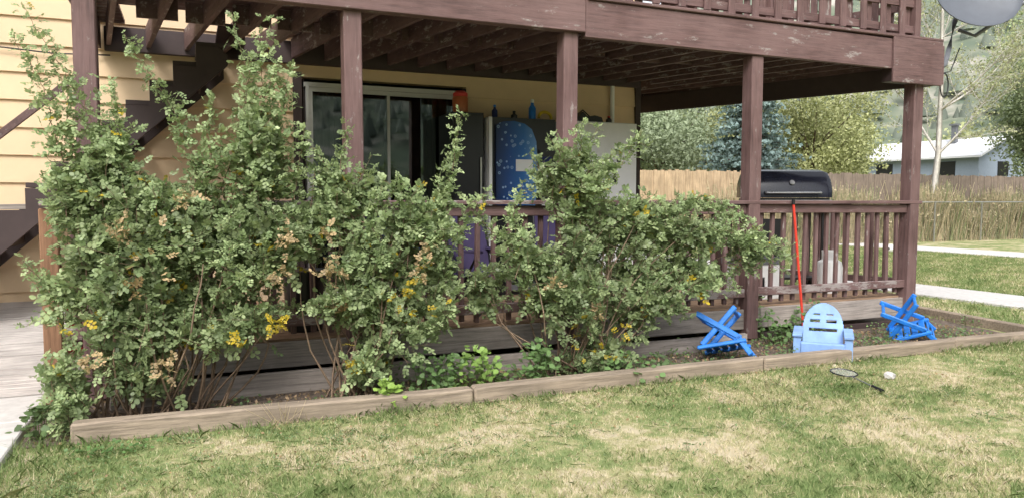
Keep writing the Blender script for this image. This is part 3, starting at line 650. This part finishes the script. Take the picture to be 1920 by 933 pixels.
cl=[(1.66,-.72,.2,.33,110,.05,GB),(1.88,-.8,.2,.34,120,.055,GB),(2.08,-.85,.2,.40,150,.055,GY),(2.3,-.7,.16,.2,50,.05,GB),(2.55,-.95,.15,.44,190,.055,GB),(1.28,-1.14,.1,.26,90,.055,(.28,.42,.09)),(3.3,-.95,.3,.22,140,.055,GB),(3.75,-.9,.25,.16,70,.05,GD),(-.90,-.95,.10,.26,80,.05,GD)]
for i in range(44):
    x=random.uniform(3.9,8.6); cl.append((x,random.uniform(-1.15,-.15),.2,random.uniform(.04,.15),45,.026,GB if i%2 else GD))
for i in range(9): cl.append((random.uniform(5.3,6.5),random.uniform(-.4,-.1),.1,random.uniform(.25,.6),36,.05,GB))
for i in range(14): cl.append((random.uniform(-.6,3.6),random.uniform(-1.05,-.4),.2,random.uniform(.04,.10),24,.028,GD))
weeds('garden_weeds',cl)
n=3600; P=np.stack([rng.uniform(-.9,8.3,n),rng.uniform(-1.12,-.1,n),rng.uniform(.008,.02,n)],1)
cc=np.array([.36,.25,.15])*rng.uniform(.4,1.5,(n,1))
n2=90; P2=np.stack([rng.normal(5.4,.35,n2),rng.normal(-1.2,.1,n2),rng.uniform(.01,.05,n2)],1)
n3=300; P3=np.stack([rng.uniform(-.6,7,n3),rng.uniform(-2.2,-1.3,n3),rng.uniform(.02,.04,n3)],1)
v,f,c=quads(np.concatenate([P,P2,P3]),np.concatenate([rng.uniform(.008,.022,n),rng.uniform(.012,.035,n2),rng.uniform(.006,.014,n3)]),np.concatenate([cc,np.array([.62,.55,.42])*rng.uniform(.7,1.1,(n2,1)),np.array([.40,.28,.16])*rng.uniform(.5,1.3,(n3,1))]),.9); npmesh('leaf_litter',[(v,f,c,0)],['weed'])

# ------------------------------------------------------------------ grass
def hnoise(x,y): return np.sin(x*1.9+1.3*np.sin(y*1.4))*.5+np.sin(y*2.7+x*1.1+2)*.5
def blades(P,h,w,rnd):
    n=len(P); a=rng.uniform(0,2*math.pi,n); dx=np.stack([np.cos(a),np.sin(a),np.zeros(n)],1)*w[:,None]/2
    lean=rng.normal(size=(n,3))*.6*h[:,None]; lean[:,2]=h
    mid=P+lean*np.array([.35,.35,.6]); v=np.stack([P-dx,P+dx,mid+dx*.7,P+lean,mid-dx*.7],1).reshape(-1,3)
    rnd=rnd+.5; c=np.repeat(np.stack([rnd,rnd,rnd],1),5,0); return v,np.arange(5*n).reshape(-1,5),c
def region(n,x0,x1,y0,y1): return rng.uniform(x0,x1,n),rng.uniform(y0,y1,n)
x,y=region(660000,-1.0,11.5,-6.8,-1.12)
k=(y>-2.6-.44*(x+.87))&((y<-1.13-.02*x)|(x>8.6)); x,y=x[k],y[k]
pn=hnoise(x,y); keep=rng.random(len(x))<(.55+.25*pn+.15*np.sin(x*7+2*np.sin(y*6))*np.sin(y*8)); x,y,pn=x[keep],y[keep],pn[keep]
n=len(x); edge=np.exp(-np.abs(y+1.2+.02*x)/.12)*(.4+.6*(hnoise(x*3,y*0)>0))+np.exp(-np.abs(x+.95)/.35)
tuft=np.clip(np.sin(x*5.3+1.7*np.sin(y*4.1))*np.sin(y*6.1+x*2.3)-.45,0,1)
h=rng.uniform(.010,.030,n)*(1+.3*pn)+edge*rng.uniform(0,.07,n)+tuft*rng.uniform(0,.05,n)
rnd=np.clip(rng.normal(.0,.11,n)-edge*.24-.05*pn-tuft*.25,-.5,.5)
dist=np.hypot(x,y+6.33)
parts=[(*blades(np.stack([x,y,np.zeros(n)],1),h,rng.uniform(.0022,.0042,n)*(1+dist*.06),rnd),0)]
x,y=region(130000,8.6,20,-1.6,12); k=((x<10.45)|(x>11.8))&(x<19.7); x,y=x[k],y[k]; n=len(x)
parts.append((*blades(np.stack([x,y,np.zeros(n)],1),rng.uniform(.02,.06,n),rng.uniform(.007,.014,n),rng.normal(-.12,.09,n)),0))
npmesh('lawn_grass',parts,['blade'])
cl=[]
for i in range(170):
    x=random.uniform(-.8,5.5); cl.append((x,random.uniform(-1.25-.25*max(0,x+.5)-.8,-1.25),.14,.02,22,.012,(.17,.25,.11)))
cl+=[(-.6+.1*i,-1.3-.15*random.random(),.1,.08,30,.025,(.12,.22,.07)) for i in range(4)]
weeds('lawn_clover',cl)
n=900; x,y=region(n,-.9,8,-4.5,-1.3); P=np.stack([x,y,rng.uniform(.01,.035,n)],1); a=rng.uniform(0,6.28,n); L=rng.uniform(.03,.12,n)
sv,sf=prisms(P,P+np.stack([np.cos(a)*L,np.sin(a)*L,rng.uniform(-.01,.03,n)],1),.0014,.001)
A=np.tile([[.55,-1.22,0]],(22,1))+rng.normal(size=(22,3))*np.array([.06,.04,0]); Bq=A+rng.normal(size=(22,3))*np.array([.16,.06,.02])+np.array([0,0,.14])
sv2,sf2=prisms(A,Bq,.002,.001)
npmesh('dry_straw',[(sv,sf,np.tile([.6,.5,.34],(len(sv),1)),0),(sv2,sf2,np.tile([.6,.48,.3],(len(sv2),1)),0)],['weed'])

# ------------------------------------------------------------------ background
b=B('wooden_fence'); x=8.
while x<48:
    k='f1' if x<19.4 else 'f2'; t=2.48+random.uniform(-.03,.03)
    b.box(x,x+.135,14.3+random.uniform(-.01,.01),14.33,.05,t,k); x+=.142
b.box(8,48,14.35,14.39,.6,.7,'f2'); b.box(8,48,14.35,14.39,1.9,2.0,'f2')
for x in np.arange(8,48,2.4): b.box(x,x+.1,14.34,14.44,0,2.4,'f2')
b.build()
b=B('chain_link_fence')
for x in np.arange(17,46,2.5): b.tube([(x,12.2,0),(x,12.2,1.42)],.03,'steel',8)
b.tube([(17,12.2,1.42),(45,12.2,1.42)],.022,'steel',8)
for i in np.arange(17,45,.16): 
    b.bar((i,12.2,.05),(i+1.35,12.2,1.4),.002,.002,'steel'); b.bar((i+1.35,12.2,.05),(i,12.2,1.4),.002,.002,'steel')
b.build()
n=46000; x=rng.uniform(16,44,n); y=rng.uniform(12.4,14.1,n); pn=.5+.5*np.sin(x*1.3+np.sin(x*3.1))
h=rng.uniform(.3,1.1,n)+pn*rng.uniform(0,1.2,n); a=rng.normal(size=(n,3))*.14*h[:,None]; A=np.stack([x,y,np.zeros(n)],1); a[:,2]=h
v,f=prisms(A,A+a,.013,.007); c=np.repeat(np.where(rng.random((n,1))<.75,np.array([[.66,.56,.37]]),np.array([[.34,.38,.19]]))*rng.uniform(.7,1.2,(n,1)),6,0)
P=A+a*rng.uniform(.6,1,(n,1)); v2,f2,c2=quads(P,rng.uniform(.02,.07,n),np.array([.64,.54,.36])*rng.uniform(.6,1.2,(n,1)))
npmesh('tall_dry_grass',[(v,f,c,0),(v2,f2,c2,0)],['weed'])

def crown(n,c,r,col,size,lumps=14):
    c=np.array(c,float);r=np.array(r,float)
    L=c+unit(rng.normal(size=(lumps,3)))*r*rng.uniform(.25,.85,(lumps,1)); lr=rng.uniform(.24,.46,lumps)
    w=rng.integers(0,lumps,n); u=unit(rng.normal(size=(n,3)))*rng.random((n,1))**.4*rng.uniform(.85,1.25,(n,1))
    P=L[w]+u*r*lr[w][:,None]
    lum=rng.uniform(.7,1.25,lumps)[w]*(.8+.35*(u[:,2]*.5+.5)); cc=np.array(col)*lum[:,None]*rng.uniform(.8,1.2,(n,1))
    return P,rng.uniform(.6,1.2,n)*size,cc,L
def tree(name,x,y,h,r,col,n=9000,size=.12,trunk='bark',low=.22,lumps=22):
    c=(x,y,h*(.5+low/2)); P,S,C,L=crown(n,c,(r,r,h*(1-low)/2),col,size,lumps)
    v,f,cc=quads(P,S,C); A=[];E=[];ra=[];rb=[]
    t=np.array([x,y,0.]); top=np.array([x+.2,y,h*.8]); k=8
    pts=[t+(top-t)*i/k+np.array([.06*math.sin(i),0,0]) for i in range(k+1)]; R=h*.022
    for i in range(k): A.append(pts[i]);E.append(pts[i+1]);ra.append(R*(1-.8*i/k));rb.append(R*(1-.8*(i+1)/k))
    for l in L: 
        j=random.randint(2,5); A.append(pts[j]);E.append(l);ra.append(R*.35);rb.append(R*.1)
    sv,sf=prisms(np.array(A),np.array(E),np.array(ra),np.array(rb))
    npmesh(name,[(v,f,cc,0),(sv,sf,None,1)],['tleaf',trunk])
YG=(.44,.46,.22); WG=(.32,.38,.24)
tree('willow_tree',19.6,22,7.5,3.2,WG,14000,.09); tree('willow_tree',16,24,7,3,WG,9000,.10)
tree('deciduous_tree',29.5,23,7.8,3.6,YG,16000,.09); tree('deciduous_tree',25.4,24,7.4,3.0,YG,11000,.09); tree('deciduous_tree',34,25.5,7.0,2.9,(.38,.41,.21),12000,.09)
tree('deciduous_tree',40.8,19.2,11.5,2.7,(.30,.36,.20),17000,.09,low=.12); tree('deciduous_tree',23,28,8,3,(.28,.32,.15),9000,.12)
tree('shrub',33.8,16.5,2.9,1.7,(.38,.36,.19),6000,.06,low=.02); tree('shrub',29,16.3,2.8,1.6,(.34,.35,.17),6000,.06,low=.02)
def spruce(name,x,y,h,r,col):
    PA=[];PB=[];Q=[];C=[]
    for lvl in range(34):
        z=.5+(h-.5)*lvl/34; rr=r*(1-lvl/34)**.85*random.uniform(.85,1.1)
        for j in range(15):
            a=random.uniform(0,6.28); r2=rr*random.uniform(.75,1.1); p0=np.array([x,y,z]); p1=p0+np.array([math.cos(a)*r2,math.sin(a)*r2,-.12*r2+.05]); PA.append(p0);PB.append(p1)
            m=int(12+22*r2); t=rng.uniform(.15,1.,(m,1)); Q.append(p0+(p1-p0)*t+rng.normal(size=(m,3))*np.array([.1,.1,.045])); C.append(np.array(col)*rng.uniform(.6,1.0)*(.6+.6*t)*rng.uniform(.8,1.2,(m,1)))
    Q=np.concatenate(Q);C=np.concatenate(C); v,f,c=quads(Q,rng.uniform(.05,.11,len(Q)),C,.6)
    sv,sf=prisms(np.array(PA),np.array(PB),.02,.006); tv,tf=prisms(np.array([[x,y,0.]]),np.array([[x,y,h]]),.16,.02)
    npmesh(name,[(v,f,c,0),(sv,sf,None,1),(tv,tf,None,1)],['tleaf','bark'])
spruce('blue_spruce',20.8,17.6,7.6,3.0,(.23,.32,.31)); spruce('spruce_tree',40.2,17.2,5.4,2.3,(.17,.24,.14))
A=[];E=[];ra=[];rb=[]
def grow(p,d,L,r,dep):
    n=4
    for i in range(n):
        d=unit(d+rng.normal(size=3)*.10+np.array([0,0,.06])); q=p+d*L/n; A.append(p);E.append(q);ra.append(r*(1-.14*i));rb.append(r*(1-.14*(i+1))); 
        if dep<4 and (dep>0 or i>0):
            for _ in range(2): grow(q,unit(d*.8+rng.normal(size=3)*np.array([.5,.5,.25])),L*.46,r*.34,dep+1)
        p=q
    if dep==0: grow(p,d,L*.6,r*.5,1)
grow(np.array([25.5,13.1,0.]),np.array([0.04,0,1.]),6.4,.17,0)
sv,sf=prisms(np.array(A),np.array(E),np.array(ra),np.array(rb)); tips=np.array(E)[rng.random(len(E))<.5]
v,f,c=quads(tips+rng.normal(size=tips.shape)*.05,rng.uniform(.03,.06,len(tips)),np.array([.44,.46,.25])*rng.uniform(.6,1.2,(len(tips),1)))
npmesh('birch_tree',[(sv,sf,None,1),(v,f,c,0)],['tleaf','wbark'])
b=B('neighbor_house'); Tm=T((46.5,28.6,0),rz=-84)
b.box(-4,4,-2.7,2.7,0,4.3,'nwall',Tm)
b.add([(-4.4,-3.2,4.2),(4.4,-3.2,4.2),(4.4,0,5.5),(-4.4,0,5.5),(-4.4,3.2,4.2),(4.4,3.2,4.2),(-4.4,-3.2,4.08),(4.4,-3.2,4.08),(4.4,0,5.38),(4.4,3.2,4.08)],[(0,1,2,3),(3,2,5,4),(0,6,7,1),(1,7,8,2),(2,8,9,5)],'nroof',Tm)
b.add([(4,-2.7,4.3),(4,2.7,4.3),(4,0,5.36),(-4,-2.7,4.3),(-4,2.7,4.3),(-4,0,5.36)],[(0,1,2),(3,5,4)],'nwall',Tm)
b.box(1.2,1.5,-.9,-.6,4.5,6.3,'grey',Tm); b.box(1.1,1.6,-1.,-.5,6.3,6.42,'grey',Tm)
for xx in(-2.8,1.4): b.box(xx,xx+1.2,-2.73,-2.7,3,3.9,'black',Tm)
b.box(4.0,4.03,-.6,.6,3.0,3.9,'black',Tm)
b.build()
na,nr=160,40; V=[]
for j in range(nr+1):
    r=110+j*16
    for i in range(na):
        a=2*math.pi*i/na; t=min(1,max(0,(r-110)/330)); t=t*t*(3-2*t)
        hh=108*t*(1+.13*math.sin(a*3+1)+.10*math.sin(a*7+2)+.05*math.sin(a*17+r*.02))+5*math.sin(r*.05+a*22)*t+4*math.sin(a*41+r*.11)*t
        V.append((r*math.cos(a),r*math.sin(a),hh-.5))
F=[(j*na+i,j*na+(i+1)%na,(j+1)*na+(i+1)%na,(j+1)*na+i) for j in range(nr) for i in range(na)]
b=B('hills'); b.add(V,F,'hill'); b.build(smooth=True)
Va=np.array(V); Va=Va[(np.hypot(Va[:,0],Va[:,1])>190)&(np.hypot(Va[:,0],Va[:,1])<470)]
n=16000; idx=rng.integers(0,len(Va),n); VV=Va[idx]+rng.normal(size=(n,3))*np.array([8,8,0]); VV[:,2]-=1.5
hs=rng.uniform(3,7,n)[:,None]
vs=[VV+np.array([0,0,1.])*hs]+[VV+np.array([math.cos(t),math.sin(t),-.1])*hs*.36 for t in np.linspace(0,2*math.pi,6)[:5]]
v=np.stack(vs,1).reshape(-1,3); b0=np.arange(n)[:,None]*6; f=np.concatenate([b0+np.array([[0,1+j,1+(j+1)%5]]) for j in range(5)])
c=np.repeat(np.array([.185,.215,.17])*rng.uniform(.7,1.3,(n,1)),6,0); npmesh('distant_hillside_trees',[(v,f,c,0)],['tleaf'])
parts=[]
for i in range(40):
    a=math.radians(random.uniform(5,80)); r=random.uniform(60,100); P,S,C,L=crown(2500,(r*math.cos(a),r*math.sin(a),4.2),(5,5,4.6),(.24,.29,.17) if i%3 else (.36,.38,.2),.28,10)
    parts.append((*quads(P,S,C),0))
npmesh('distant_trees',parts,['tleaf'])

# ------------------------------------------------------------------ light, camera
w=bpy.data.worlds.new('World'); scene.world=w; w.use_nodes=True; nt=w.node_tree
sky=nt.nodes.new('ShaderNodeTexSky'); sky.sky_type='NISHITA'; sky.sun_disc=False; sd=Vector((-.45,-.75,.95)).normalized()
sky.sun_elevation=math.asin(sd.z); sky.sun_rotation=math.atan2(sd.x,sd.y)%(2*math.pi); sky.dust_density=4; sky.air_density=1
hs=nt.nodes.new('ShaderNodeHueSaturation'); hs.inputs['Saturation'].default_value=.25; hs.inputs['Value'].default_value=2.2; nt.links.new(sky.outputs[0],hs.inputs['Color'])
nt.links.new(hs.outputs[0],nt.nodes['Background'].inputs[0]); nt.nodes['Background'].inputs[1].default_value=.15
l=bpy.data.lights.new('sun','SUN'); l.energy=1.5; l.angle=math.radians(14); l.color=(1,.96,.9); lo=bpy.data.objects.new('sun',l); COL.objects.link(lo)
lo.rotation_euler=sd.to_track_quat('Z','Y').to_euler()
cam=bpy.data.cameras.new('camera'); co=bpy.data.objects.new('camera',cam); COL.objects.link(co); cam.lens=26.25; cam.sensor_width=36; cam.clip_end=3000
co.location=(0,-6.33,1.5); co.rotation_euler=(math.radians(90-3.74),0,math.radians(-23.4)); scene.camera=co
scene.view_settings.view_transform='Standard'; scene.view_settings.look='None'; scene.view_settings.exposure=0
